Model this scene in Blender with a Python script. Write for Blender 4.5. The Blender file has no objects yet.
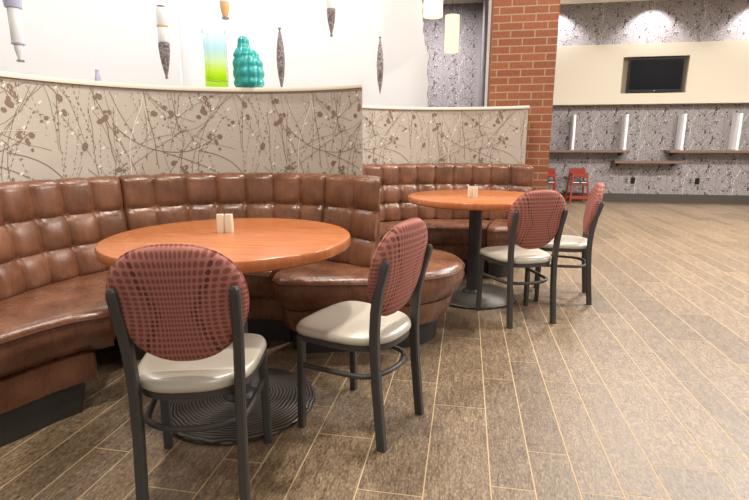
import bpy, bmesh, math, random
from math import sin, cos, pi, radians, sqrt, atan2, hypot, asinh
from mathutils import Vector, Matrix

C = bpy.context.scene.collection
S = bpy.context.scene

# ------------------------------------------------------------------ helpers
def mat(name, col=(.8, .8, .8), rough=.5, metal=0., spec=.5):
    m = bpy.data.materials.new(name); m.use_nodes = True
    b = m.node_tree.nodes['Principled BSDF']
    b.inputs['Base Color'].default_value = (*col, 1)
    b.inputs['Roughness'].default_value = rough
    b.inputs['Metallic'].default_value = metal
    b.inputs['Specular IOR Level'].default_value = spec
    return m
def N(m, typ, **kw):
    n = m.node_tree.nodes.new(typ)
    for k, v in kw.items():
        if k in n.inputs: n.inputs[k].default_value = v
        else: setattr(n, k, v)
    return n
def L(m, a, b): m.node_tree.links.new(a, b)
def bsdf(m): return m.node_tree.nodes['Principled BSDF']
def math_node(m, op, a, b=None, c=None):
    n = m.node_tree.nodes.new('ShaderNodeMath'); n.operation = op
    for i, v in enumerate((a, b, c)):
        if v is None: continue
        if isinstance(v, (int, float)): n.inputs[i].default_value = v
        else: L(m, v, n.inputs[i])
    return n.outputs[0]
def ramp(m, fac, stops):
    r = m.node_tree.nodes.new('ShaderNodeValToRGB')
    e = r.color_ramp.elements
    while len(e) < len(stops): e.new(.5)
    for i, (p, c) in enumerate(stops):
        e[i].position = p; e[i].color = (*c, 1)
    L(m, fac, r.inputs[0]); return r.outputs[0]
def mixc(m, fac, a, b, mode='MIX'):
    n = m.node_tree.nodes.new('ShaderNodeMix'); n.data_type = 'RGBA'; n.blend_type = mode
    for idx, v in ((0, fac), (6, a), (7, b)):
        if isinstance(v, (int, float)): n.inputs[idx].default_value = v
        elif isinstance(v, tuple): n.inputs[idx].default_value = (*v, 1)
        else: L(m, v, n.inputs[idx])
    return n.outputs[2]
def coords(m, scale=(1, 1, 1), out='Object'):
    t = N(m, 'ShaderNodeTexCoord'); p = N(m, 'ShaderNodeMapping')
    p.inputs['Scale'].default_value = scale
    L(m, t.outputs[out], p.inputs[0]); return p.outputs[0]
def bump(m, h, strength=.3, dist=.01):
    b = N(m, 'ShaderNodeBump'); b.inputs['Strength'].default_value = strength
    b.inputs['Distance'].default_value = dist
    L(m, h, b.inputs['Height']); L(m, b.outputs[0], bsdf(m).inputs['Normal'])

class MB:
    """collects vertices and faces of one mesh"""
    def __init__(s): s.v = []; s.f = []; s.mi = []
    def add(s, vs, fs, mi=0):
        o = len(s.v); s.v += [tuple(v) for v in vs]
        s.f += [tuple(i + o for i in f) for f in fs]; s.mi += [mi] * len(fs)
    def box(s, x0, x1, y0, y1, z0, z1, mi=0):
        v = [(x, y, z) for z in (z0, z1) for y in (y0, y1) for x in (x0, x1)]
        s.add(v, [(0, 2, 3, 1), (4, 5, 7, 6), (0, 1, 5, 4), (1, 3, 7, 5), (3, 2, 6, 7), (2, 0, 4, 6)], mi)
    def loft(s, secs, closed=True, cap=True, loop=False, mi=0):
        n = len(secs[0]); vs = [p for q in secs for p in q]; fs = []
        m = len(secs)
        for i in range(m if loop else m - 1):
            for j in range(n if closed else n - 1):
                a = i * n + j; b = i * n + (j + 1) % n
                i2 = (i + 1) % m
                fs.append((a, b, i2 * n + (j + 1) % n, i2 * n + j))
        if cap and not loop:
            fs.append(tuple(range(n))[::-1]); fs.append(tuple((m - 1) * n + k for k in range(n)))
        s.add(vs, fs, mi)
    def tube(s, pts, r, seg=10, mi=0):
        pts = [Vector(p) for p in pts]; secs = []
        up = Vector((0, 0, 1))
        for i, p in enumerate(pts):
            d = (pts[min(i + 1, len(pts) - 1)] - pts[max(i - 1, 0)]).normalized()
            u = d.cross(up)
            if u.length < .05: u = d.cross(Vector((0, 1, 0)))
            u.normalize(); w = u.cross(d)
            rr = r[i] if isinstance(r, (list, tuple)) else r
            secs.append([p + u * rr * cos(2 * pi * k / seg) + w * rr * sin(2 * pi * k / seg) for k in range(seg)])
        s.loft(secs, mi=mi)
    def bar(s, pts, wx, wy, mi=0):
        """rectangular tube with chamfered corners running mostly upward"""
        secs = []
        c = min(wx, wy) * .18
        for (x, y, z), fx, fy in [(p, 1, 1) if len(p) == 3 else (p[:3], p[3], p[3]) for p in pts]:
            a, b = wx / 2 * fx, wy / 2 * fy
            secs.append([(x + dx, y + dy, z) for dx, dy in ((-a + c, -b), (a - c, -b), (a, -b + c), (a, b - c), (a - c, b), (-a + c, b), (-a, b - c), (-a, -b + c))])
        s.loft(secs, mi=mi)
    def lathe(s, prof, seg=48, cx=0, cy=0, mi=0, fn=None):
        secs = []
        for (r, z) in prof:
            row = []
            for k in range(seg):
                t = 2 * pi * k / seg
                rr = r if fn is None else fn(r, z, t)
                row.append((cx + rr * cos(t), cy + rr * sin(t), z))
            secs.append(row)
        s.loft(secs, mi=mi)
    def build(s, name, m, parent=None, smooth=True, angle=40, loc=None, bevel=0):
        me = bpy.data.meshes.new(name); me.from_pydata(s.v, [], s.f)
        mats = m if isinstance(m, (list, tuple)) else [m]
        for k in mats: me.materials.append(k)
        me.polygons.foreach_set('material_index', s.mi)
        bm = bmesh.new(); bm.from_mesh(me)
        bmesh.ops.recalc_face_normals(bm, faces=bm.faces)
        if bevel:
            es = [e for e in bm.edges if len(e.link_faces) == 2 and e.calc_face_angle(0) > radians(40)]
            bmesh.ops.bevel(bm, geom=es, offset=bevel, segments=2, affect='EDGES', clamp_overlap=True)
        for f in bm.faces: f.smooth = smooth
        if smooth:
            for e in bm.edges:
                if len(e.link_faces) == 2 and e.calc_face_angle(0) > radians(angle): e.smooth = False
        bm.to_mesh(me); bm.free()
        o = bpy.data.objects.new(name, me); C.objects.link(o)
        if parent: o.parent = parent
        if loc: o.location = loc
        return o
def tag(o, label, cat, group=None):
    o['label'] = label; o['category'] = cat
    if group: o['group'] = group
    return o
def thing(name, label, cat, loc=(0, 0, 0), rz=0, group=None):
    o = bpy.data.objects.new(name, None); C.objects.link(o)
    o.location = loc; o.rotation_euler = (0, 0, rz); o.empty_display_size = .1
    return tag(o, label, cat, group)
def struct(o): o['kind'] = 'structure'; return o
def dup(root, loc, rz, label, group=None):
    def cp(o, par):
        c = o.copy(); C.objects.link(c)
        if par: c.parent = par
        for k in list(o.children): cp(k, c)
        return c
    r = cp(root, None); r.location = loc; r.rotation_euler = (0, 0, rz); r['label'] = label
    if group: r['group'] = group
    return r
def pol(c, r, a): return (c[0] + r * cos(radians(a)), c[1] + r * sin(radians(a)))

# ------------------------------------------------------------------ materials
def m_leather():
    m = mat('brown_leather', (.2, .08, .04), .36, spec=.6)
    c = coords(m)
    n1 = N(m, 'ShaderNodeTexNoise', Scale=7., Detail=5.); L(m, c, n1.inputs['Vector'])
    c2 = coords(m, (16, 16, 2.2))
    n2 = N(m, 'ShaderNodeTexNoise', Scale=2.6, Detail=7., Roughness=.65); L(m, c2, n2.inputs['Vector'])
    f = math_node(m, 'ADD', math_node(m, 'MULTIPLY', n1.outputs[0], .8), math_node(m, 'MULTIPLY', n2.outputs[0], .2))
    col = ramp(m, f, [(.32, (.115, .044, .022)), (.5, (.185, .077, .040)), (.68, (.27, .122, .068))])
    L(m, col, bsdf(m).inputs['Base Color'])
    r = math_node(m, 'MULTIPLY_ADD', n2.outputs[0], .3, .14); bsdf(m).inputs['Coat Weight'].default_value = .12; bsdf(m).inputs['Coat Roughness'].default_value = .22; L(m, r, bsdf(m).inputs['Roughness'])
    n3 = N(m, 'ShaderNodeTexNoise', Scale=90., Detail=3.); L(m, c, n3.inputs['Vector'])
    h = math_node(m, 'ADD', math_node(m, 'MULTIPLY', n3.outputs[0], .25), n2.outputs[0])
    bump(m, h, .17, .012); return m
def m_wood_top():
    m = mat('orange_wood', (.5, .17, .06), .22, spec=.5)
    c = coords(m, (1.2, 9, 1))
    n = N(m, 'ShaderNodeTexNoise', Scale=5., Detail=8., Roughness=.6, Distortion=.4); L(m, c, n.inputs['Vector'])
    col = ramp(m, n.outputs[0], [(.3, (.38, .115, .036)), (.5, (.47, .155, .052)), (.75, (.57, .215, .085))])
    L(m, col, bsdf(m).inputs['Base Color']); return m
def m_fabric():
    m = mat('dotted_fabric', (.36, .12, .1), .85, spec=.2)
    t = N(m, 'ShaderNodeTexCoord'); sx = N(m, 'ShaderNodeSeparateXYZ'); L(m, t.outputs['Object'], sx.inputs[0])
    x = sx.outputs[0]; z = math_node(m, 'SUBTRACT', sx.outputs[2], .66)
    def ash(v, b, k):
        a = math_node(m, 'ABSOLUTE', v); q = math_node(m, 'DIVIDE', a, b)
        sq = math_node(m, 'SQRT', math_node(m, 'MULTIPLY_ADD', q, q, 1.))
        l = math_node(m, 'LOGARITHM', math_node(m, 'ADD', q, sq), math.e)
        return math_node(m, 'MULTIPLY', math_node(m, 'MULTIPLY', l, k), math_node(m, 'SIGN', v))
    # columns pinch towards the middle of the panel
    pin = math_node(m, 'DIVIDE', x, math_node(m, 'MULTIPLY_ADD', math_node(m, 'MULTIPLY', z, z), 9., .8))
    u = ash(pin, .06, 5.6); v = ash(z, .09, 6.6)
    fu = math_node(m, 'SUBTRACT', math_node(m, 'FRACT', u), .5); fv = math_node(m, 'SUBTRACT', math_node(m, 'FRACT', v), .5)
    d = math_node(m, 'SQRT', math_node(m, 'ADD', math_node(m, 'MULTIPLY', fu, fu), math_node(m, 'MULTIPLY', fv, fv)))
    dot = N(m, 'ShaderNodeMapRange'); dot.interpolation_type = 'SMOOTHSTEP'
    L(m, d, dot.inputs[0]); dot.inputs[1].default_value = .44; dot.inputs[2].default_value = .3
    ax = math_node(m, 'ABSOLUTE', x)
    crv = math_node(m, 'SUBTRACT', ax, math_node(m, 'MULTIPLY_ADD', math_node(m, 'ABSOLUTE', z), .42, .05))
    band = math_node(m, 'LESS_THAN', math_node(m, 'ABSOLUTE', crv), .011)
    base = mixc(m, dot.outputs[0], (.44, .185, .155), (.26, .09, .074))
    dk = mixc(m, math_node(m, 'MULTIPLY', math_node(m, 'MULTIPLY', dot.outputs[0], band), .6), base, (.07, .025, .02))
    L(m, dk, bsdf(m).inputs['Base Color'])
    w = N(m, 'ShaderNodeTexNoise', Scale=400.); L(m, t.outputs['Object'], w.inputs['Vector'])
    bump(m, w.outputs[0], .2, .003); return m
def m_floor():
    m = mat('plank_tile', (.27, .19, .12), .42, spec=.75)
    g = N(m, 'ShaderNodeNewGeometry')
    c = coords(m, (20, 4.5, 1))
    n = N(m, 'ShaderNodeTexNoise', Scale=3., Detail=9., Roughness=.68, Distortion=.8); L(m, c, n.inputs['Vector'])
    n2 = N(m, 'ShaderNodeTexNoise', Scale=160., Detail=3.); L(m, coords(m, (1, .35, 1)), n2.inputs['Vector'])
    k = math_node(m, 'ADD', math_node(m, 'MULTIPLY', n.outputs[0], .52), math_node(m, 'MULTIPLY', n2.outputs[0], .48))
    col = ramp(m, k, [(.36, (.060, .037, .018)), (.5, (.172, .118, .069)), (.64, (.32, .24, .152))])
    v = math_node(m, 'MULTIPLY_ADD', g.outputs['Random Per Island'], .34, .8)
    hs = N(m, 'ShaderNodeHueSaturation'); L(m, col, hs.inputs['Color']); L(m, v, hs.inputs['Value'])
    L(m, hs.outputs[0], bsdf(m).inputs['Base Color'])
    L(m, math_node(m, 'MULTIPLY_ADD', n.outputs[0], .25, .33), bsdf(m).inputs['Roughness'])
    bump(m, k, .25, .006); return m
def m_brick():
    m = mat('red_brick', (.4, .16, .08), .85)
    t = N(m, 'ShaderNodeTexCoord'); s = N(m, 'ShaderNodeSeparateXYZ'); L(m, t.outputs['Object'], s.inputs[0])
    q = N(m, 'ShaderNodeCombineXYZ'); L(m, math_node(m, 'ADD', s.outputs[0], s.outputs[1]), q.inputs[0]); L(m, s.outputs[2], q.inputs[1])
    b = N(m, 'ShaderNodeTexBrick'); L(m, q.outputs[0], b.inputs['Vector'])
    b.inputs['Scale'].default_value = 1; b.inputs['Brick Width'].default_value = .212; b.inputs['Row Height'].default_value = .0665
    b.inputs['Mortar Size'].default_value = .0055; b.inputs['Mortar Smooth'].default_value = .15
    b.inputs['Color1'].default_value = (.31, .10, .044, 1); b.inputs['Color2'].default_value = (.23, .07, .032, 1)
    b.inputs['Mortar'].default_value = (.35, .255, .16, 1); b.offset = .5
    n = N(m, 'ShaderNodeTexNoise', Scale=40., Detail=4.); L(m, t.outputs['Object'], n.inputs['Vector'])
    col = mixc(m, .25, b.outputs['Color'], ramp(m, n.outputs[0], [(.35, (.16, .05, .025)), (.7, (.38, .15, .08))]))
    col2 = mixc(m, b.outputs['Fac'], col, (.35, .255, .16))
    L(m, col2, bsdf(m).inputs['Base Color'])
    bump(m, math_node(m, 'SUBTRACT', n.outputs[0], math_node(m, 'MULTIPLY', b.outputs['Fac'], 2.)), .5, .006); return m
def m_disk():
    m = mat('cast_iron', (.035, .03, .028), .38, .5)
    t = N(m, 'ShaderNodeTexCoord')
    n = N(m, 'ShaderNodeTexNoise', Scale=3.5, Detail=2.); L(m, t.outputs['Object'], n.inputs['Vector'])
    w = N(m, 'ShaderNodeTexWave'); w.wave_type = 'RINGS'; w.rings_direction = 'Z'
    w.inputs['Scale'].default_value = 22; w.inputs['Distortion'].default_value = 4.; w.inputs['Detail'].default_value = 0
    w.inputs['Detail Scale'].default_value = .7
    L(m, t.outputs['Object'], w.inputs['Vector'])
    L(m, ramp(m, w.outputs[0], [(.15, (.04, .035, .031)), (.8, (.17, .155, .135))]), bsdf(m).inputs['Base Color'])
    bump(m, w.outputs[0], .45, .004); return m
def m_emit(name, col, st):
    m = mat(name, col, .6); b = bsdf(m)
    b.inputs['Emission Color'].default_value = (*col, 1); b.inputs['Emission Strength'].default_value = st; return m

LEATHER = m_leather(); WOOD = m_wood_top(); FABRIC = m_fabric(); FLOOR = m_floor(); BRICK = m_brick(); DISK = m_disk()
PIPE = mat('leather_piping', (.13, .05, .026), .35)
GROUT = mat('grout', (.55, .41, .24), .8)
METAL = mat('charcoal_metal', (.075, .071, .069), .5, .3)
VINYL = mat('silver_vinyl', (.60, .565, .485), .33, .15, .6)
BLACKM = mat('black_metal', (.03, .027, .026), .45)
KICK = mat('dark_plinth', (.032, .028, .025), .55)
PAPER = mat('wallpaper', (.52, .475, .415), .6)
PBROWN = mat('wallpaper_branch', (.235, .165, .12), .6)
PLIGHT = mat('wallpaper_blossom', (.8, .76, .68), .5)
PAPER_COOL_LIT = mat('wallpaper_cool_lit', (.265, .238, .238), .6)  # same wallpaper, with the cooler, dimmer light put into its colour
PBROWN_COOL_LIT = mat('wallpaper_branch_cool_lit', (.05, .035, .034), .6)  # branch print of the paper copy whose colour holds the light
CREAM = mat('cream_paint', (.58, .515, .40), .6)
CAP = mat('cap_paint', (.74, .70, .60), .5)
WHITE = mat('white_paint', (.86, .86, .87), .7)
CEIL = mat('ceiling_paint', (.75, .70, .6), .8)
BLACK = mat('black_plastic', (.012, .011, .011), .4, spec=.2)
SCREEN = mat('screen_glass', (.006, .006, .007), .35, spec=.06)
COUNTER = mat('counter_wood', (.17, .10, .075), .5)
BASEB = mat('dark_baseboard', (.055, .045, .035), .6)
CERAMIC = mat('cream_ceramic', (.8, .74, .6), .3)
REDWOOD = mat('red_wood', (.26, .035, .017), .4)
STRAP = mat('dark_strap', (.02, .02, .022), .6)
TEAL = mat('teal_glaze', (.03, .38, .385), .16, spec=.7)
MOSAIC = mat('grey_mosaic', (.25, .2, .2), .4)
_v = N(MOSAIC, 'ShaderNodeTexVoronoi', Scale=70.); L(MOSAIC, coords(MOSAIC), _v.inputs['Vector'])
L(MOSAIC, ramp(MOSAIC, _v.outputs['Color'], [(.2, (.12, .09, .10)), (.9, (.42, .36, .36))]), bsdf(MOSAIC).inputs['Base Color'])
LILAC = mat('lilac_glass', (.55, .55, .74), .25)
CLEAR = mat('frosted_white', (.96, .96, .98), .4)
AMBER = mat('amber_glass', (.85, .55, .25), .3)
LAMP = m_emit('lamp_shade', (1., .82, .58), 1.2)
# glass vase: lime foot fading to pale aqua rim
GLASS = mat('tinted_glass', (.6, .9, .3), .08)
_t = N(GLASS, 'ShaderNodeTexCoord'); _s = N(GLASS, 'ShaderNodeSeparateXYZ'); L(GLASS, _t.outputs['Object'], _s.inputs[0])
L(GLASS, ramp(GLASS, math_node(GLASS, 'DIVIDE', _s.outputs[2], .33), [(.03, (.42, .8, .03)), (.3, (.8, .97, .2)), (.5, (.85, .97, .72)), (.72, (.74, .93, .97)), (1., (.93, .98, 1.))]), bsdf(GLASS).inputs['Base Color'])
bsdf(GLASS).inputs['Transmission Weight'].default_value = 1.
bsdf(GLASS).inputs['IOR'].default_value = 1.12

# ------------------------------------------------------------------ wallpaper pattern (one repeat, u right, v up)
TW, TH = 1.02, .62
def make_tile(seed):
    rnd = random.Random(seed); P = []          # (material, polygon)
    def blob(u, v, r, ang, el, mi, n=8):
        ca, sa = cos(ang), sin(ang)
        P.append((mi, [(u + r * (el * cos(t) * ca - sin(t) * sa * .68), v + r * (el * cos(t) * sa + sin(t) * ca * .68)) for t in (2 * pi * k / n for k in range(n))]))
    for i in range(62):
        u, v = rnd.random() * TW, rnd.random() * TH
        a = rnd.choice((pi / 2, -pi / 2)) + rnd.gauss(0, .55); cv = rnd.gauss(0, 1.25)
        n = rnd.randint(9, 22); st = .03; w = rnd.choice((.0010, .0014, .0021)); mi = 2 if rnd.random() < .25 else 1
        dotted = rnd.random() < .35
        for k in range(n):
            u2, v2 = u + st * cos(a), v + st * sin(a)
            nx, ny = -sin(a) * w, cos(a) * w
            e = .55 if dotted else 1.
            q = (u + (u2 - u) * e, v + (v2 - v) * e)
            P.append((mi, [(u - nx, v - ny), (q[0] - nx, q[1] - ny), (q[0] + nx, q[1] + ny), (u + nx, v + ny)]))
            if mi == 1 and rnd.random() < .16: blob(u2 + rnd.gauss(0, .006), v2 + rnd.gauss(0, .006), rnd.uniform(.004, .008), rnd.random() * 6, 1, 1, 6)
            u, v = u2, v2; a += cv * st + rnd.gauss(0, .07)
    for i in range(26):
        u, v = rnd.random() * TW, rnd.random() * TH
        for k in range(rnd.choice((1, 2, 2, 3, 4, 5))):
            blob(u + rnd.gauss(0, .02), v + rnd.gauss(0, .026), rnd.uniform(.010, .025), rnd.random() * 6, rnd.uniform(.7, 1.1), 1)
    for i in range(22):
        u, v = rnd.random() * TW, rnd.random() * TH
        blob(u, v, .0085, rnd.random() * 6, 1.1, 2, 6); blob(u + .007, v + .006, .007, rnd.random() * 6, 1.1, 2, 6)
    for i in range(60): blob(rnd.random() * TW, rnd.random() * TH, rnd.uniform(.003, .006), rnd.random() * 6, 1.2, rnd.choice((1, 1, 2)), 5)
    return P
TILE = make_tile(9)
def paper(mb, fmap, u0, u1, v0, v1, off=.0012, scale=1.0):
    """lays the repeat over a wall: fmap(u, v, off) -> 3D"""
    tw, th = TW * scale, TH * scale
    for i in range(math.floor(u0 / tw) - 1, math.ceil(u1 / tw) + 1):
        for j in range(math.floor(v0 / th) - 1, math.ceil(v1 / th) + 1):
            for mi, q in TILE:
                q = [(a * scale + i * tw, b * scale + j * th) for a, b in q]
                if any(a < u0 or a > u1 or b < v0 or b > v1 for a, b in q): continue
                mb.add([fmap(a, b, off + .0004 * (mi == 2)) for a, b in q], [tuple(range(len(q)))], mi)

# ------------------------------------------------------------------ the setting
CZ = 3.68
XL, XR, YF, YN = -6.5, 8.5, 10.6, -2.5
rnd = random.Random(11)
f = MB()
edges = [-.839, -.688, -.544, -.321, -.1, .122, .268, .414, .555, .698, .918]
joint = {-.839: 1.516, -.688: 1.946, -.544: 1.738, -.321: 2.253, -.1: 2.05, .122: 2.348, .268: 1.765, .414: 1.56, .555: 1.575, .698: 1.76}
NW, WW, PL = .148, .221, .81
seq = [NW, NW, WW, WW, WW, NW, NW, NW, NW, WW]
x = edges[-1]; k = 0
while x < XR: x += seq[k % 10]; edges.append(x); k += 1
x = edges[0]; k = 9
while x > XL: x -= seq[k % 10]; edges.insert(0, x); k -= 1
for a, b in zip(edges[:-1], edges[1:]):
    y = joint.get(a, rnd.random() * PL)
    y -= math.ceil((y - YN) / PL) * PL
    while y < YF:
        f.add([(a + .0023, y + .0023, 0), (b - .0023, y + .0023, 0), (b - .0023, y + PL - .0023, 0), (a + .0023, y + PL - .0023, 0)], [(0, 1, 2, 3)], 0)
        y += PL
f.add([(XL, YN, -.0007), (XR, YN, -.0007), (XR, YF + .1, -.0007), (XL, YF + .1, -.0007)], [(0, 1, 2, 3)], 1)
struct(f.build('floor', [FLOOR, GROUT], smooth=False))
f = MB(); f.box(XL, XR, YN, YF + .1, CZ, CZ + .08); struct(f.build('ceiling', CEIL, smooth=False))

# far wall with paper
f = MB(); f.box(.16, XR, YF, YF + .12, 0, CZ, 0)
paper(f, lambda u, v, o: (u, YF - o, v), 1.2, 7.2, .16, CZ, scale=.85)
struct(f.build('wall_far', [PAPER_COOL_LIT, PBROWN_COOL_LIT, PLIGHT], smooth=False))
f = MB(); f.box(.3, XR, YF - .02, YF, 0, .165); struct(f.build('baseboard_far', BASEB, smooth=False))
# rear room: paper wall and the divider running back from the pillar
f = MB(); f.box(XL, .19, YF - .4, YF - .3, 0, CZ)
paper(f, lambda u, v, o: (u, YF - .4 - o, v), -1.3, .13, 1.0, CZ, scale=.85)
struct(f.build('wall_rear', [PAPER_COOL_LIT, PBROWN_COOL_LIT, PLIGHT], smooth=False))
f = MB(); f.box(.19, .32, 5.53, YF, 0, CZ)
paper(f, lambda u, v, o: (.19 - o, u, v), 5.7, YF - .4, 1.0, CZ, scale=.85)
struct(f.build('wall_divider', [PAPER_COOL_LIT, PBROWN_COOL_LIT, PLIGHT], smooth=False))
f = MB(); f.box(.165, .19, 5.53, 5.62, 0, CZ); struct(f.build('trim_1', WHITE, smooth=False))

# brick pillar
f = MB(); f.box(.19, .757, 4.95, 5.53, 0, CZ)
struct(f.build('wall_brick_pillar', BRICK, smooth=False))

# curved white wall behind the booths, in three overlapping sheets
def sheet(name, pts, th=.06, ragged=False):
    secs = []
    for i, (px, py) in enumerate(pts):
        a = pts[max(i - 1, 0)]; b = pts[min(i + 1, len(pts) - 1)]
        d = Vector((b[0] - a[0], b[1] - a[1])).normalized(); nrm = Vector((-d.y, d.x)) * th
        secs.append([(px, py, 0), (px, py, CZ), (px + nrm.x, py + nrm.y, CZ), (px + nrm.x, py + nrm.y, 0)])
    m = MB(); m.loft(secs)
    if ragged:   # uneven edge strip added to the sheet
        r = random.Random(3); zs = [0.0]
        while zs[-1] < CZ: zs.append(min(CZ, zs[-1] + r.uniform(.015, .05)))
        (px, py) = pts[-1]; s2 = []
        for z in zs:
            e = px - .015 + r.uniform(-.012, .012) - max(0, z - 2.0) * .07 + (.035 if z < 2.15 else 0)
            s2.append([(px - .08, py, z), (e + .06, py, z), (e + .06, py + th, z), (px - .08, py + th, z)])
        m.loft(s2)
    return struct(m.build(name, WHITE, smooth=True))
sheet('wall_back', [(-3.1 + 2.58 * t / 12, 5.25 + .42 * sin(pi * .5 * t / 12)) for t in range(13)], ragged=True)
sheet('wall_back_left', [(-5.6 + 2.56 * t / 16, 3.0 + 2.15 * sin(pi * .5 * t / 16)) for t in range(17)])

# booth partitions
def partition(name, c, r, th, a0, a1, zt, capname, skew=0):
    m = MB(); n = 72; secs = []
    def oa(a): return a + skew * max(0, 1 - (a - a0) / 12)   # the end is cut obliquely
    for i in range(n + 1):
        a = a0 + (a1 - a0) * i / n
        b = oa(a); secs.append([(*pol(c, r, a), 0), (*pol(c, r, a), zt), (*pol(c, r + th, b), zt), (*pol(c, r + th, b), 0)])
    m.loft(secs)
    def fm(u, v, o):
        a = -degrees_(u / r) + 180
        return (*pol(c, r - o, a), v)
    paper(m, fm, (180 - a1) * pi / 180 * r, (180 - a0) * pi / 180 * r, .85, zt, off=.0015)
    w = struct(m.build(name, [PAPER, PBROWN, PLIGHT], angle=30))
    m = MB(); secs = []
    for i in range(n + 1):
        a = a0 - .6 + (a1 - a0 + .6) * i / n
        ri, ro = r - .014, r + th + .014
        secs.append([(*pol(c, ri, a), zt + .001), (*pol(c, ri - .002, a), zt + .014), (*pol(c, ri + .004, a), zt + .026), (*pol(c, ro, oa(max(a, a0))), zt + .026), (*pol(c, ro, oa(max(a, a0))), zt + .001)])
    m.loft(secs); struct(m.build(capname, CAP, angle=50))
def degrees_(x): return x * 180 / pi
C1 = (-1.12, 1.97); C2 = (.02, 3.55)
partition('wall_left', C1, 1.1, .14, 62, 232, 1.447, 'trim_2', 8)
partition('wall_middle', C2, 1.27, .09, 66.9, 172, 1.433, 'trim_3', 3)

# ------------------------------------------------------------------ banquettes
def backrest(mb, c, seams, Rt, z0=.445, z1=.95, lean=.075, rows=3, A=.023, th=.085, dimple=.012, skew=0):
    """biscuit tufted back: seams = list of angles"""
    nu = 12; prof = []
    rowh = (z1 - z0) / rows
    nv = 10 * rows
    cols = []
    for i in range(len(seams) - 1):
        for k in range(nu):
            cols.append((seams[i] + (seams[i + 1] - seams[i]) * k / nu, k / nu))
    cols.append((seams[-1], 1.0))
    secs = []
    for a, fa in cols:
        pa = (4 * fa * (1 - fa)) ** .48 if 0 < fa < 1 else 0
        sec = []
        for j in range(nv + 1):
            v = j / nv; z = z0 + (z1 - .02 - z0) * v
            fb = (v * rows) % 1.0
            if j == nv: fb = .8
            if v * rows >= rows - 1:                 # top row rolls over instead of closing on a seam
                fb = (v * rows - (rows - 1)) * .62
            pb = (4 * fb * (1 - fb)) ** .48 if fb > 0 else 0
            h = A * (.25 * pa + .75 * pa * pb) + A * .25 * pb
            da = min(fa, 1 - fa); db = min(fb, 1 - fb)
            h -= dimple * math.exp(-((da / .13) ** 2 + (db / .13) ** 2))
            R = Rt - lean * (1 - v) - h
            sec.append((*pol(c, R, a), z))
        hb = A * (.3 + .7 * pa) * .9
        for k in range(1, 7):                        # roll over the top
            t = pi / 2 * k / 6; ak = a + skew * .5 * (k / 6) * max(0, 1 - (a - seams[0]) / 9)
            sec.append((*pol(c, Rt - hb + (th * .55) * (1 - cos(t)), ak), z1 - .02 + (.02 + .008 * pa) * sin(t)))
        ab = a + skew * max(0, 1 - (a - seams[0]) / 9); sec.append((*pol(c, Rt + th, ab), z1 - .01)); sec.append((*pol(c, Rt + th, ab), z0))
        secs.append(sec)
    mb.loft(secs)
def offs(P, B, o):
    d = Vector((B[0] - P[0], B[1] - P[1])); l = d.length; d /= l
    return (P[0] + d.x * o, P[1] + d.y * o)
def seat_module(root, st, aprx=(.055, .10), kick=.15, zt=.465, trim=(0, 0)):
    """st = [(front point, back point), ...]"""
    m = MB(); secs = []; pip = []
    for P, B in st:
        Ln = hypot(B[0] - P[0], B[1] - P[1])
        sec = [(*offs(P, B, Ln), zt - .02)]
        for t, dz in ((.8, -.004), (.6, .004), (.4, .007), (.25, .006)): sec.append((*offs(P, B, Ln * t), zt + dz))
        for o, z in ((.05, zt - .001), (.022, zt - .01), (.004, zt - .024), (0, zt - .034), (.002, zt - .05), (-.006, zt - .08), (.004, zt - .115), (.022, zt - .15), (.045, zt - .182), (.07, zt - .195)):
            sec.append((*offs(P, B, o), z))
        sec.append((*offs(P, B, Ln), zt - .195)); secs.append(sec)
        pip.append((*offs(P, B, -.002), zt - .036))
    m.loft(secs); cu = m.build('seat_cushion', LEATHER, root, angle=50)
    m = MB(); m.tube(pip, .0045, 6); m.build('piping', PIPE, cu)
    m = MB(); secs = []
    for P, B in st[trim[0]:]:
        a, b = aprx
        secs.append([(*offs(P, B, a), .272), (*offs(P, B, (a + b) / 2 - .004), .2), (*offs(P, B, b), .142), (*offs(P, B, b + .05), .142), (*offs(P, B, a + .08), .272)])
    m.loft(secs); m.build('apron', LEATHER, root, angle=50)
    m = MB(); secs = []
    for P, B in st[trim[1]:]:
        k = kick; Ln = hypot(B[0] - P[0], B[1] - P[1])
        secs.append([(*offs(P, B, k), 0), (*offs(P, B, k - .005), .142), (*offs(P, B, Ln * .97), .142), (*offs(P, B, Ln * .97), 0)])
    m.loft(secs); m.build('plinth', KICK, root, angle=50)
def resample(pts, step=.03):
    out = [pts[0]]
    for a, b in zip(pts[:-1], pts[1:]):
        n = max(1, int(hypot(b[0] - a[0], b[1] - a[1]) / step))
        for k in range(1, n + 1): out.append((a[0] + (b[0] - a[0]) * k / n, a[1] + (b[1] - a[1]) * k / n))
    return out
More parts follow.
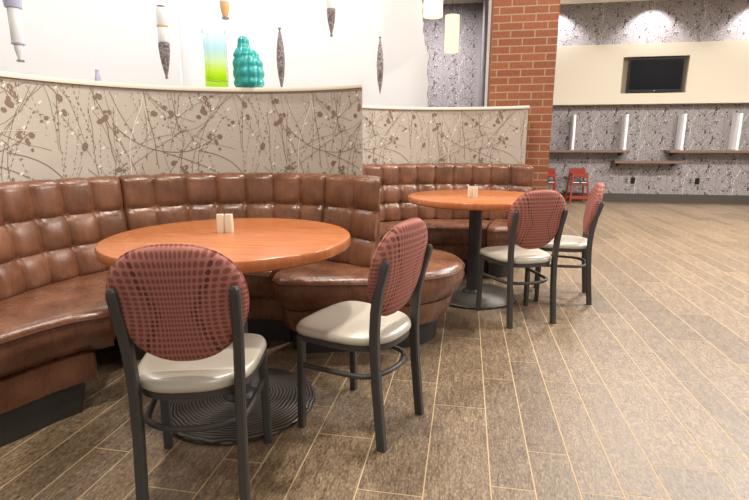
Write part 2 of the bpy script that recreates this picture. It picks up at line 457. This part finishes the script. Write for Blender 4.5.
def banquette(name, label, c, seams_groups, Rt, Rb, ri, cen_front, cen_back, right_front, right_back, end_c, end_r, end_span, left_front=None, left_back=None, dimple=.012):
    root = thing(name, label, 'booth seat', (c[0], c[1], 0))
    loc = lambda p: (p[0] - c[0], p[1] - c[1]); O = (0, 0)
    for k, (g, rt) in enumerate(zip(seams_groups, Rt)):
        m = MB(); backrest(m, O, g, rt, skew=6 if k == 0 else 0, dimple=dimple); m.build('backrest', LEATHER, root, angle=60)
    (a0, a1), (b0, b1) = cen_front, cen_back
    seat_module(root, [(pol(O, ri, a0 + (a1 - a0) * i / 40), pol(O, Rb, b0 + (b1 - b0) * i / 40)) for i in range(41)], aprx=(.07, .105), kick=.14)
    def run(front, back):
        fr = resample([loc(p) for p in front]); n = len(fr)
        return [(p, pol(O, Rb, back[0] + (back[1] - back[0]) * i / (n - 1))) for i, p in enumerate(fr)]
    st = run(right_front, right_back); bl = st[-1][1]; ec = loc(end_c)
    for k in range(1, 25):                       # rounded end
        t = k / 24; ang = end_span[0] + (end_span[1] - end_span[0]) * t; tt = min(1, t * 2.2)
        st.append((pol(ec, end_r, ang), (bl[0] + (ec[0] - bl[0]) * tt, bl[1] + (ec[1] - bl[1]) * tt)))
    seat_module(root, st)
    if left_front: seat_module(root, run(left_front, left_back), aprx=(.03, .05), kick=.075, trim=(3, 5))
    return root
step = (144.2 - 72.7) / 7
banquette('banquette', 'brown tufted leather booth curving around the larger nearer table', C1,
          [[47.2, 60.0, 72.4], [73.0] + [72.7 + step * i for i in range(1, 7)] + [143.9], [144.5] + [144.2 + 9.25 * i for i in range(1, 9)]], (.987, 1.0, .988), .935,
          .52, (80, 166), (72.9, 144.0), [(-.985, 2.42), (-.92, 2.345), (-.86, 2.33), (-.71, 2.365), (-.46, 2.43), (-.33, 2.49)], (72.7, 49),
          (-.39, 2.92), .40, (-80, 130), [(-1.49, 1.80), (-1.45, 1.765), (-1.47, 1.73), (-1.535, 1.68), (-1.59, 1.57), (-1.635, 1.43), (-1.70, 1.3), (-1.8, 1.16)], (144.2, 218))
s2 = 8.45
banquette('banquette', 'darker tufted leather booth beside the brick pillar, around the farther table', C2,
          [[61.3] + [62.7 + s2 * i for i in range(1, 14)]], (1.17,), 1.1,
          .67, (76, 172), (76, 172), [(.19, 4.13), (.25, 4.14), (.29, 4.17)], (75.5, 68),
          (.225, 4.47), .32, (-68, 60), dimple=.022)

# ------------------------------------------------------------------ tables
def make_table(label, loc):
    t = thing('round_table', label, 'table', loc)
    r = .50; m = MB()
    m.lathe([(0.001, .716), (r - .012, .716), (r - .003, .722), (r, .73), (r, .752), (r - .004, .759), (r - .011, .762), (.001, .762)], 96)
    m.build('tabletop', WOOD, t, angle=35)
    m = MB(); m.lathe([(.001, .03), (.07, .03), (.075, .045), (.052, .06), (.048, .08), (.048, .68), (.06, .69), (.17, .7), (.17, .716), (.001, .716)], 32)
    m.build('column', BLACKM, t)
    m = MB(); m.lathe([(.001, 0), (.325, 0), (.332, .006), (.33, .014), (.31, .022), (.2, .032), (.09, .04), (.001, .042)], 72)
    m.build('base_disc', DISK, t)
    return t
T1 = (-.956, 1.914); T2 = (.084, 3.728)
table = make_table('round orange wood table in the nearer booth, larger in view', (*T1, 0))
dup(table, (*T2, 0), .7, 'round orange wood table in the farther booth by the brick pillar')

def shaker(label, loc, rz, holes):
    s = thing('shaker', label, 'shaker', loc, rz, None)
    m = MB(); w = .0155
    secs = []
    for z, k in ((0, .96), (.004, 1), (.072, .97), (.078, .9)):
        a = w * k; c = .004
        secs.append([(-a + c, -a, z), (a - c, -a, z), (a, -a + c, z), (a, a - c, z), (a - c, a, z), (-a + c, a, z), (-a, a - c, z), (-a, -a + c, z)])
    m.loft(secs); m.build('body', CERAMIC, s, angle=30)
    m = MB()
    for k in range(holes):
        t = 2 * pi * k / holes
        m.lathe([(.0001, .078), (.0014, .078), (.0014, .0788), (.0001, .0788)], 8, .006 * cos(t), .006 * sin(t))
    m.build('pour_holes', BLACK, s); return s
sh = shaker('cream square shaker on the nearer table, left of the pair', (-1.028, 1.972, .762), .35, 3)
dup(sh, (-.993, 1.98, .762), .2, 'cream square shaker on the nearer table, right of the pair')
dup(sh, (.034, 3.60, .762), .1, 'cream square shaker on the farther table, left of the pair')
dup(sh, (.068, 3.585, .762), .25, 'cream square shaker on the farther table, right of the pair')

# ------------------------------------------------------------------ chairs
def back_pt(s, t, d):
    """s across, t along the leaning back (0 bottom .. 1 top), d out of its rear face"""
    y = -.188 - .072 * t - .006 * sin(pi * t); z = .492 + .372 * t
    y += -.0 + s * s * .55
    return (s, y - d, z)
def make_chair(label, loc, rz):
    t = thing('dining_chair', label, 'chair', loc, rz)
    # back panel: rounded outline, padded
    m = MB(); n = 56; rings = []
    def outline(k, sc):
        a = 2 * pi * k / n; e = 2 / 2.35
        cx, sx = cos(a), sin(a)
        px = math.copysign(abs(cx) ** e, cx); pz = math.copysign(abs(sx) ** e, sx)
        wd = .196 * (1 + .05 * pz - .12 * max(0, -pz) ** 1.5)
        return px * wd * sc, .5 + .5 * pz * sc
    for sc, d in ((.02, .026), (.5, .025), (.8, .022), (.93, .016), (.985, .008), (1, -.002), (.985, -.014), (.93, -.022), (.8, -.029), (.5, -.033), (.02, -.034)):
        rings.append([back_pt(*outline(k, sc), d) for k in range(n)])
    m.loft(rings); bk = m.build('backrest', FABRIC, t, angle=60)
    m = MB(); m.loft([[Vector(back_pt(*outline(k, 1.0), -.003)) + Vector((.0035 * cos(q) * cos(2 * pi * k / n), .0035 * sin(q), .0035 * cos(q) * sin(2 * pi * k / n))) for q in (0, pi / 2, pi, 3 * pi / 2)] for k in range(n)], loop=True)
    m.build('piping', FABRIC, bk)
    # seat pad
    m = MB(); n = 48
    def sp(k, sc):
        a = 2 * pi * k / n; cx, sx = cos(a), sin(a)
        e = 2 / (5.5 if sx > 0 else 3.0)
        px = math.copysign(abs(cx) ** e, cx); py = math.copysign(abs(sx) ** e, sx)
        w = .196 + .016 * py - (.022 * (-py) ** 3 if py < 0 else 0)
        return px * w * sc, -.031 + (py * .2 + .018 * (1 - px * px) * max(0, py)) * sc
    rings = []
    for sc, z in ((.02, .402), (.9, .402), (.98, .405), (1, .413), (.992, .425), (.965, .435), (.9, .441), (.75, .445), (.4, .449), (.02, .45)):
        rings.append([(*sp(k, sc), z) for k in range(n)])
    m.loft(rings); m.build('seat', VINYL, t, angle=60)
    m = MB(); rings = []
    for sc, z in ((.86, .38), (.965, .38), (.965, .403), (.86, .403)): rings.append([(*sp(k, sc), z) for k in range(n)])
    m.loft(rings, loop=True); m.build('seat_frame', METAL, t, angle=35)
    for s in (-1, 1):
        m = MB()
        m.bar([(s * .157, -.232, 0), (s * .156, -.222, .1), (s * .155, -.208, .25), (s * .156, -.2, .38), (s * .158, -.2, .46), (s * .161, -.206, .54), (s * .165, -.222, .63), (s * .168, -.246, .71), (s * .168, -.252, .733, .85), (s * .168, -.255, .742, .5)], .030, .036)
        lg = m.build('rear_leg', METAL, t, angle=30)
        m = MB(); m.box(s * .157 - .012, s * .157 + .012, -.246, -.218, 0, .008); m.build('glide', BLACK, lg, smooth=False)
        m = MB(); m.bar([(s * .188, .132, 0), (s * .185, .129, .2), (s * .182, .125, .396)], .030, .03)
        lg = m.build('front_leg', METAL, t, angle=30)
        m = MB(); m.box(s * .188 - .012, s * .188 + .012, .12, .144, 0, .008); m.build('glide', BLACK, lg, smooth=False)
    pts = [(-.184, .128, .272), (-.176, .03, .272), (-.164, -.07, .272)]
    for k in range(11):
        a = pi + pi * k / 10
        pts.append((.158 * cos(a), -.11 + .095 * sin(a), .272))
    pts += [(.164, -.07, .272), (.176, .03, .272), (.184, .128, .272)]
    m = MB(); m.tube(pts, .0105, 10); m.build('stretcher', METAL, t)
    return t
def heading(fx, fy): return atan2(fy, fx) - pi / 2
def place(fwd, rear_mid):
    l = hypot(*fwd); fx, fy = fwd[0] / l, fwd[1] / l
    return (rear_mid[0] + fx * .23, rear_mid[1] + fy * .23, 0), heading(fx, fy)
p1 = place((-.27, .963), (-.802, 1.25)); p2 = place((-.93, .37), (-.218, 1.818))
p3 = place((-.44, .9), (.447, 3.15)); p4 = place((-1, .12), (.925, 3.82))
chair = make_chair('nearest dining chair, dotted mauve back turned toward the viewer', *p1)
dup(chair, *p2, 'dining chair seen from the side, between the nearer table and the rounded booth end')
dup(chair, *p3, 'dining chair in front of the farther table, back overlapping the brick pillar')
dup(chair, *p4, 'dining chair right of the farther table, seen edge-on, closest to the far wall')

# ------------------------------------------------------------------ far wall fittings
pa = thing('wall_panel', 'wide cream panel across the far wall with a television niche', 'wall panel', (1.6, YF, 1.84))
m = MB(); X0, X1 = -1.29, 6.9; z0, z1 = .01, 1.07; nx0, nx1, nz0, nz1 = 1.18, 2.30, .20, .845
for b in ((X0, nx0, z0, z1), (nx1, X1, z0, z1), (nx0, nx1, z0, nz0), (nx0, nx1, nz1, z1)):
    m.box(b[0], b[1], -.2, 0, b[2], b[3])
m.build('panel_board', CREAM, pa, smooth=False)
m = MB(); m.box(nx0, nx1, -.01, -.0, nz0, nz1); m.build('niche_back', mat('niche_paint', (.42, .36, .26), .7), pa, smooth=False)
tv = thing('television', 'black flat television recessed in the cream panel niche', 'television', (3.37, YF - .13, 2.06))
m = MB(); m.box(-.47, .47, -.03, .02, 0, .6); m.build('casing', BLACK, tv, bevel=.006)
m = MB(); m.box(-.445, .445, -.033, -.03, .05, .575); m.build('screen', SCREEN, tv, smooth=False)
m = MB(); m.box(-.008, .008, -.036, -.03, .018, .028); m.build('power_light', mat('pale_indicator', (.6, .6, .62), .4), tv, smooth=False)
m = MB(); m.box(-.12, .12, .02, .12, .18, .42); m.build('mount', BLACK, tv, smooth=False)

def shelf(label, x0, x1, z, d=.3):
    s = thing('wall_shelf', label, 'shelf', ((x0 + x1) / 2, YF, z - .04), 0, 'counters along the far wall'); w = (x1 - x0) / 2
    m = MB(); m.box(-w, w, -d, 0, 0, .045); m.build('counter_top', COUNTER, s, bevel=.004)
    for bx in (-w + .12, w - .12):
        m = MB(); m.add([(bx - .015, 0, 0), (bx + .015, 0, 0), (bx - .015, -d * .75, 0), (bx + .015, -d * .75, 0), (bx - .015, 0, -.07), (bx + .015, 0, -.07)], [(0, 1, 3, 2), (2, 3, 5, 4), (0, 4, 5, 1), (0, 2, 4), (1, 5, 3)])
        m.build('bracket', BASEB, s, smooth=False)
shelf('high wall counter on the far wall just right of the brick pillar', .55, 3.03, 1.0)
shelf('low middle wall counter on the far wall below the television', 2.78, 4.0, .80)
shelf('high wall counter on the far wall at the right edge', 3.72, 6.3, 1.0)
for x, lb in ((2.0, 'white vertical fin on the far wall beside the brick pillar'), (2.93, 'white vertical fin on the far wall under the left side of the television'),
              (3.92, 'white vertical fin on the far wall under the right side of the television'), (4.84, 'white vertical fin on the far wall at the right edge')):
    fn = thing('divider_fin', lb, 'divider', (x, YF, 1.005), 0, 'white fins above the far counters')
    m = MB(); m.box(-.02, .02, -.29, -.001, 0, .655); m.build('fin_board', WHITE, fn, bevel=.004)
    m = MB(); m.box(-.03, .03, -.295, -.002, 0, .02); m.build('foot', CREAM, fn, smooth=False)
PLATE = mat('grey_plate', (.2, .18, .18), .5)
for x, mt, lb in ((3.10, PLATE, 'grey outlet plate under the low counter'), (3.22, BLACK, 'black outlet plate under the low counter'),
                  (4.25, PLATE, 'grey outlet plate under the right high counter'), (4.37, BLACK, 'black outlet plate under the right high counter')):
    o = thing('wall_outlet', lb + ' on the far wall', 'outlet', (x, YF, .36), 0, 'outlets on the far wall')
    m = MB(); m.box(-.04, .04, -.008, 0, 0, .12); m.build('cover_plate', mt, o, bevel=.002)
    m = MB()
    for zz in (.025, .07): m.box(-.015, .015, -.0105, -.008, zz, zz + .025)
    m.build('socket', BLACK, o, smooth=False)

def high_chair(label, loc, rz=0):
    h = thing('high_chair', label, 'high chair', loc, rz, 'red wooden high chairs by the far wall')
    for sx in (-1, 1):
        for sy in (-1, 1):
            m = MB(); m.bar([(sx * .215, sy * .21, 0), (sx * .19, sy * .17, .3), (sx * .16, sy * .13, .68 if sy > 0 else .62)], .04, .04); m.build('leg', REDWOOD, h, angle=30)
    m = MB(); m.box(-.19, .19, .11, .15, .58, .70); m.build('back_rail', REDWOOD, h, bevel=.008)
    m = MB(); m.box(-.18, .18, -.155, -.12, .53, .60); m.build('front_rail', REDWOOD, h, bevel=.008)
    for sx in (-1, 1):
        m = MB(); m.box(sx * .165 - .015, sx * .165 + .015, -.14, .13, .55, .60); m.build('arm_rail', REDWOOD, h, bevel=.006)
    m = MB(); m.box(-.165, .165, -.14, .13, .36, .385); m.build('seat', REDWOOD, h, bevel=.004)
    m = MB(); m.box(-.20, .20, -.215, -.17, .09, .15); m.build('foot_rail', REDWOOD, h, bevel=.006)
    m = MB(); m.box(-.20, .20, .17, .20, .09, .13); m.build('rear_rail', REDWOOD, h, bevel=.006)
    m = MB(); m.box(-.16, .16, -.15, -.142, .40, .46); m.box(-.012, .012, -.15, -.142, .40, .55); sp = m.build('strap', STRAP, h, smooth=False)
    m = MB(); m.box(-.17, -.02, -.158, -.15, .418, .432); m.box(.03, .16, -.158, -.15, .418, .432); m.build('buckle', mat('strap_white', (.8, .8, .78), .4), sp, smooth=False)
    for p in h.children_recursive:
        p.data.transform(Matrix.Diagonal((.8, .8, .94, 1)))
    return h
hc = high_chair('red wooden high chair standing clear of the brick pillar at the far wall', (2.14, 10.28, 0), .1)
dup(hc, (1.56, 10.28, 0), -.05, 'red wooden high chair half hidden behind the brick pillar')

# ------------------------------------------------------------------ vases on the booth wall
CT = 1.471
v = thing('glass_vase', 'tall square glass vase, lime green fading to pale blue, on the booth wall', 'vase', (*pol(C1, 1.17, 111.8), CT), radians(112))
m = MB(); secs = []
def sq(w, z, c=.02): return [(-w + c, -w, z), (w - c, -w, z), (w, -w + c, z), (w, w - c, z), (w - c, w, z), (-w + c, w, z), (-w, w - c, z), (-w, -w + c, z)]
for w, z in ((.058, 0), (.066, .01), (.066, .12), (.068, .25), (.07, .335), (.063, .335), (.060, .2), (.058, .045), (.03, .04)): secs.append(sq(w, z))
m.loft(secs); m.build('body', GLASS, v, angle=35)
v = thing('quilted_vase', 'teal quilted ceramic vase with two joined lobes on the booth wall', 'vase', (*pol(C1, 1.17, 102.5), CT), radians(11.5))
def lobe(name, prof, cx, cy, par):
    m = MB(); n = 72
    pr = []
    for (r0, z0), (r1, z1) in zip(prof[:-1], prof[1:]):
        for k in range(6): pr.append((r0 + (r1 - r0) * k / 6, z0 + (z1 - z0) * k / 6))
    pr.append(prof[-1])
    H = prof[-1][1]
    def fn(r, z, t):
        q = abs(sin(t * 4)) ** .5 * abs(sin(z / .062 * pi)) ** .5
        return r * (.82 + .18 * q)
    m.lathe(pr, n, cx, cy, fn=fn); return m.build(name, TEAL, par, angle=80)
lobe('tall_lobe', [(.02, 0), (.06, .0), (.072, .03), (.075, .12), (.07, .2), (.048, .245), (.036, .27), (.036, .295), (.026, .312), (.004, .316)], -.02, .012, v)
lobe('front_lobe', [(.02, 0), (.07, 0), (.084, .03), (.088, .09), (.08, .15), (.058, .205), (.03, .232), (.004, .24)], .022, -.022, v)

# ------------------------------------------------------------------ hanging ornaments and pendant lamps
def ornament(label, x, y, parts):
    o = thing('hanging_ornament', label, 'ornament', (x, y, parts[0][1]), 0, 'ornaments hanging behind the booth wall')
    zb = parts[0][1]
    low = min(p[1] if p[0] != 'ring' else p[1] for p in parts) - zb
    m = MB(); m.tube([(0, 0, max(p[2] if p[0] != 'ring' else p[1] for p in parts) - zb - .004), (0, 0, CZ - zb)], .002, 6); m.build('cord', CLEAR, o)
    for p in parts:
        m = MB()
        if p[0] == 'spindle':
            a, b, r = p[1] - zb, p[2] - zb, p[3]; mt = p[4]; lo, hi = p[5:7]
            pr = []
            for k in range(17):
                t = k / 16; z = a + (b - a) * t; q = lo + (hi - lo) * t
                pr.append((max(.003, r * sin(pi * q) ** .9), z))
            m.lathe(pr, 16); m.build('spindle', mt, o, angle=60)
        elif p[0] == 'tube':
            a, b, r, mt = p[1] - zb, p[2] - zb, p[3], p[4]
            m.lathe([(.002, a), (r * .9, a), (r, a + .01), (r, b - .01), (r * .9, b), (.002, b)], 20); m.build('tube', mt, o)
        elif p[0] == 'ring':
            z, r, mt = p[1] - zb, p[2], p[3]
            m.lathe([(.002, z - .006), (r, z - .006), (r, z + .006), (.002, z + .006)], 20); m.build('ring', mt, o)
    return o
ornament('hanging white glass tube ornament with lilac rings, farthest left', -3.29, 3.4, [('spindle', 1.74, 1.85, .03, CLEAR, .1, .5), ('ring', 1.735, .025, MOSAIC), ('ring', 1.855, .045, LILAC), ('tube', 1.86, 2.10, .042, CLEAR), ('spindle', 2.1, 2.4, .06, LILAC, .35, .95)])
ornament('hanging lilac spindle ornament, only its tip above the booth wall', -3.13, 4.0, [('spindle', 1.36, 1.74, .034, LILAC, .03, .9), ('ring', 1.742, .016, LILAC)])
ornament('hanging ornament with white tube above a ribbed grey cone, left of the green vase', -2.485, 4.0, [('spindle', 1.67, 1.94, .046, MOSAIC, .03, .5), ('ring', 1.668, .012, MOSAIC), ('tube', 1.945, 2.065, .042, CLEAR), ('ring', 2.07, .045, AMBER), ('tube', 2.076, 2.21, .042, CLEAR), ('ring', 2.22, .03, MOSAIC)])
ornament('hanging amber glass ornament directly above the green vase', -1.93, 4.0, [('ring', 2.11, .028, MOSAIC), ('spindle', 2.12, 2.22, .038, AMBER, .15, .5), ('tube', 2.222, 2.4, .042, CLEAR)])
ornament('hanging slender grey mosaic spindle just right of the teal vase', -1.555, 4.2, [('spindle', 1.58, 2.06, .034, MOSAIC, .02, .98), ('ring', 2.06, .014, MOSAIC)])
ornament('hanging grey mosaic cone below a white tube, above the booth wall end', -1.115, 4.2, [('ring', 1.99, .012, MOSAIC), ('spindle', 1.995, 2.19, .036, MOSAIC, .03, .5), ('tube', 2.192, 2.4, .036, CLEAR)])
ornament('hanging grey mosaic spindle on a white cord, nearest the pendant lamps', -.765, 4.5, [('spindle', 1.56, 2.02, .03, MOSAIC, .02, .98), ('ring', 2.02, .012, MOSAIC)])

def pendant(label, x, y, zb, h, r):
    p = thing('pendant_lamp', label, 'lamp', (x, y, zb), 0, 'cylinder pendant lamps behind the booth')
    m = MB(); m.lathe([(r - .004, 0), (r, .0), (r, h), (r - .004, h)], 32); 
    m.build('lamp_shade', LAMP, p)
    m = MB(); m.lathe([(.001, .02), (r - .006, .02), (r - .006, .026), (.001, .026)], 32); m.build('diffuser', m_diff, p)
    m = MB(); m.lathe([(.001, h - .01), (r - .004, h - .01), (r - .004, h - .004), (.001, h - .004)], 32); m.build('top_plate', METAL, p)
    m = MB(); m.tube([(0, 0, h - .006), (0, 0, CZ - zb - .02)], .003, 6); m.build('cord', METAL, p)
    m = MB(); m.lathe([(.001, CZ - zb - .03), (.06, CZ - zb - .03), (.06, CZ - zb), (.001, CZ - zb)], 24); m.build('canopy', WHITE, p)
    return p
m_diff = m_emit('lamp_diffuser', (1., .95, .85), 2.)
pendant('glowing cylinder pendant lamp, higher and left of the two', -.378, 5.35, 2.36, .45, .095)
pendant('glowing cylinder pendant lamp, lower and right of the two', -.252, 7.2, 2.33, .46, .095)

# ------------------------------------------------------------------ light
def area(x, y, z, p, size, col=(1, .9, .76), rot=(0, 0, 0), spread=180):
    l = bpy.data.lights.new('ceiling_or_fill_lamp', 'AREA'); l.shape = 'DISK'; l.size = size; l.energy = p; l.color = col
    l.spread = radians(spread)
    o = bpy.data.objects.new('ceiling_or_fill_lamp', l); o.location = (x, y, z); o.rotation_euler = rot; C.objects.link(o); return o
WARM = (1, .92, .82); NEU = (1, .96, .92); COOL = (1., .95, .97)
for (x, y, p, s) in ((-1.0, .9, 66, .25), (.7, .0, 20, .5), (-.6, 2.6, 50, .22), (1.0, 4.2, 38, .25), (3.6, 1.8, 60, .6), (3.0, 4.6, 160, .6), (5.6, 4.4, 150, .6), (2.2, 6.8, 165, .6), (4.6, 6.8, 165, .6), (6.8, 6.6, 140, .6)):
    area(x, y, CZ - .03, p, s, WARM if x < 1.9 and y < 5 else NEU)
for x in (-3.8, -2.6, -1.3): area(x, 4.3 if x > -3 else 3.2, CZ - .03, 27, .5, (1, .98, .97))
area(-.7, 8.6, CZ - .03, 125, .4, COOL, (radians(20), 0, 0), 140)  # added lamp, no known fixture, aimed to brighten the rear wallpaper
for x in (1.55, 3.25, 5.0, 6.7):
    l = bpy.data.lights.new('wall_washer', 'SPOT'); l.energy = 130; l.spot_size = radians(110); l.spot_blend = .5; l.shadow_soft_size = .06; l.color = (.97, .95, 1)
    o = bpy.data.objects.new('wall_washer', l); o.location = (x, YF - .34, CZ - .03); o.rotation_euler = (radians(14), 0, 0); C.objects.link(o)
w = bpy.data.worlds.new('world'); S.world = w; w.use_nodes = True
w.node_tree.nodes['Background'].inputs[0].default_value = (1, .95, .89, 1); w.node_tree.nodes['Background'].inputs[1].default_value = .46

# ------------------------------------------------------------------ camera
cd = bpy.data.cameras.new('camera'); cam = bpy.data.objects.new('camera', cd); C.objects.link(cam)
cd.sensor_width = 36; cd.lens = 36 * 500 / 749; cd.clip_start = .05
cam.location = (0, 0, 1.138); cam.rotation_euler = (radians(90 - 12.079), 0, radians(10.254)); S.camera = cam
S.view_settings.view_transform = 'Standard'; S.view_settings.look = 'None'; S.view_settings.gamma = 1
S.view_settings.use_curve_mapping = False; S.view_settings.exposure = 0
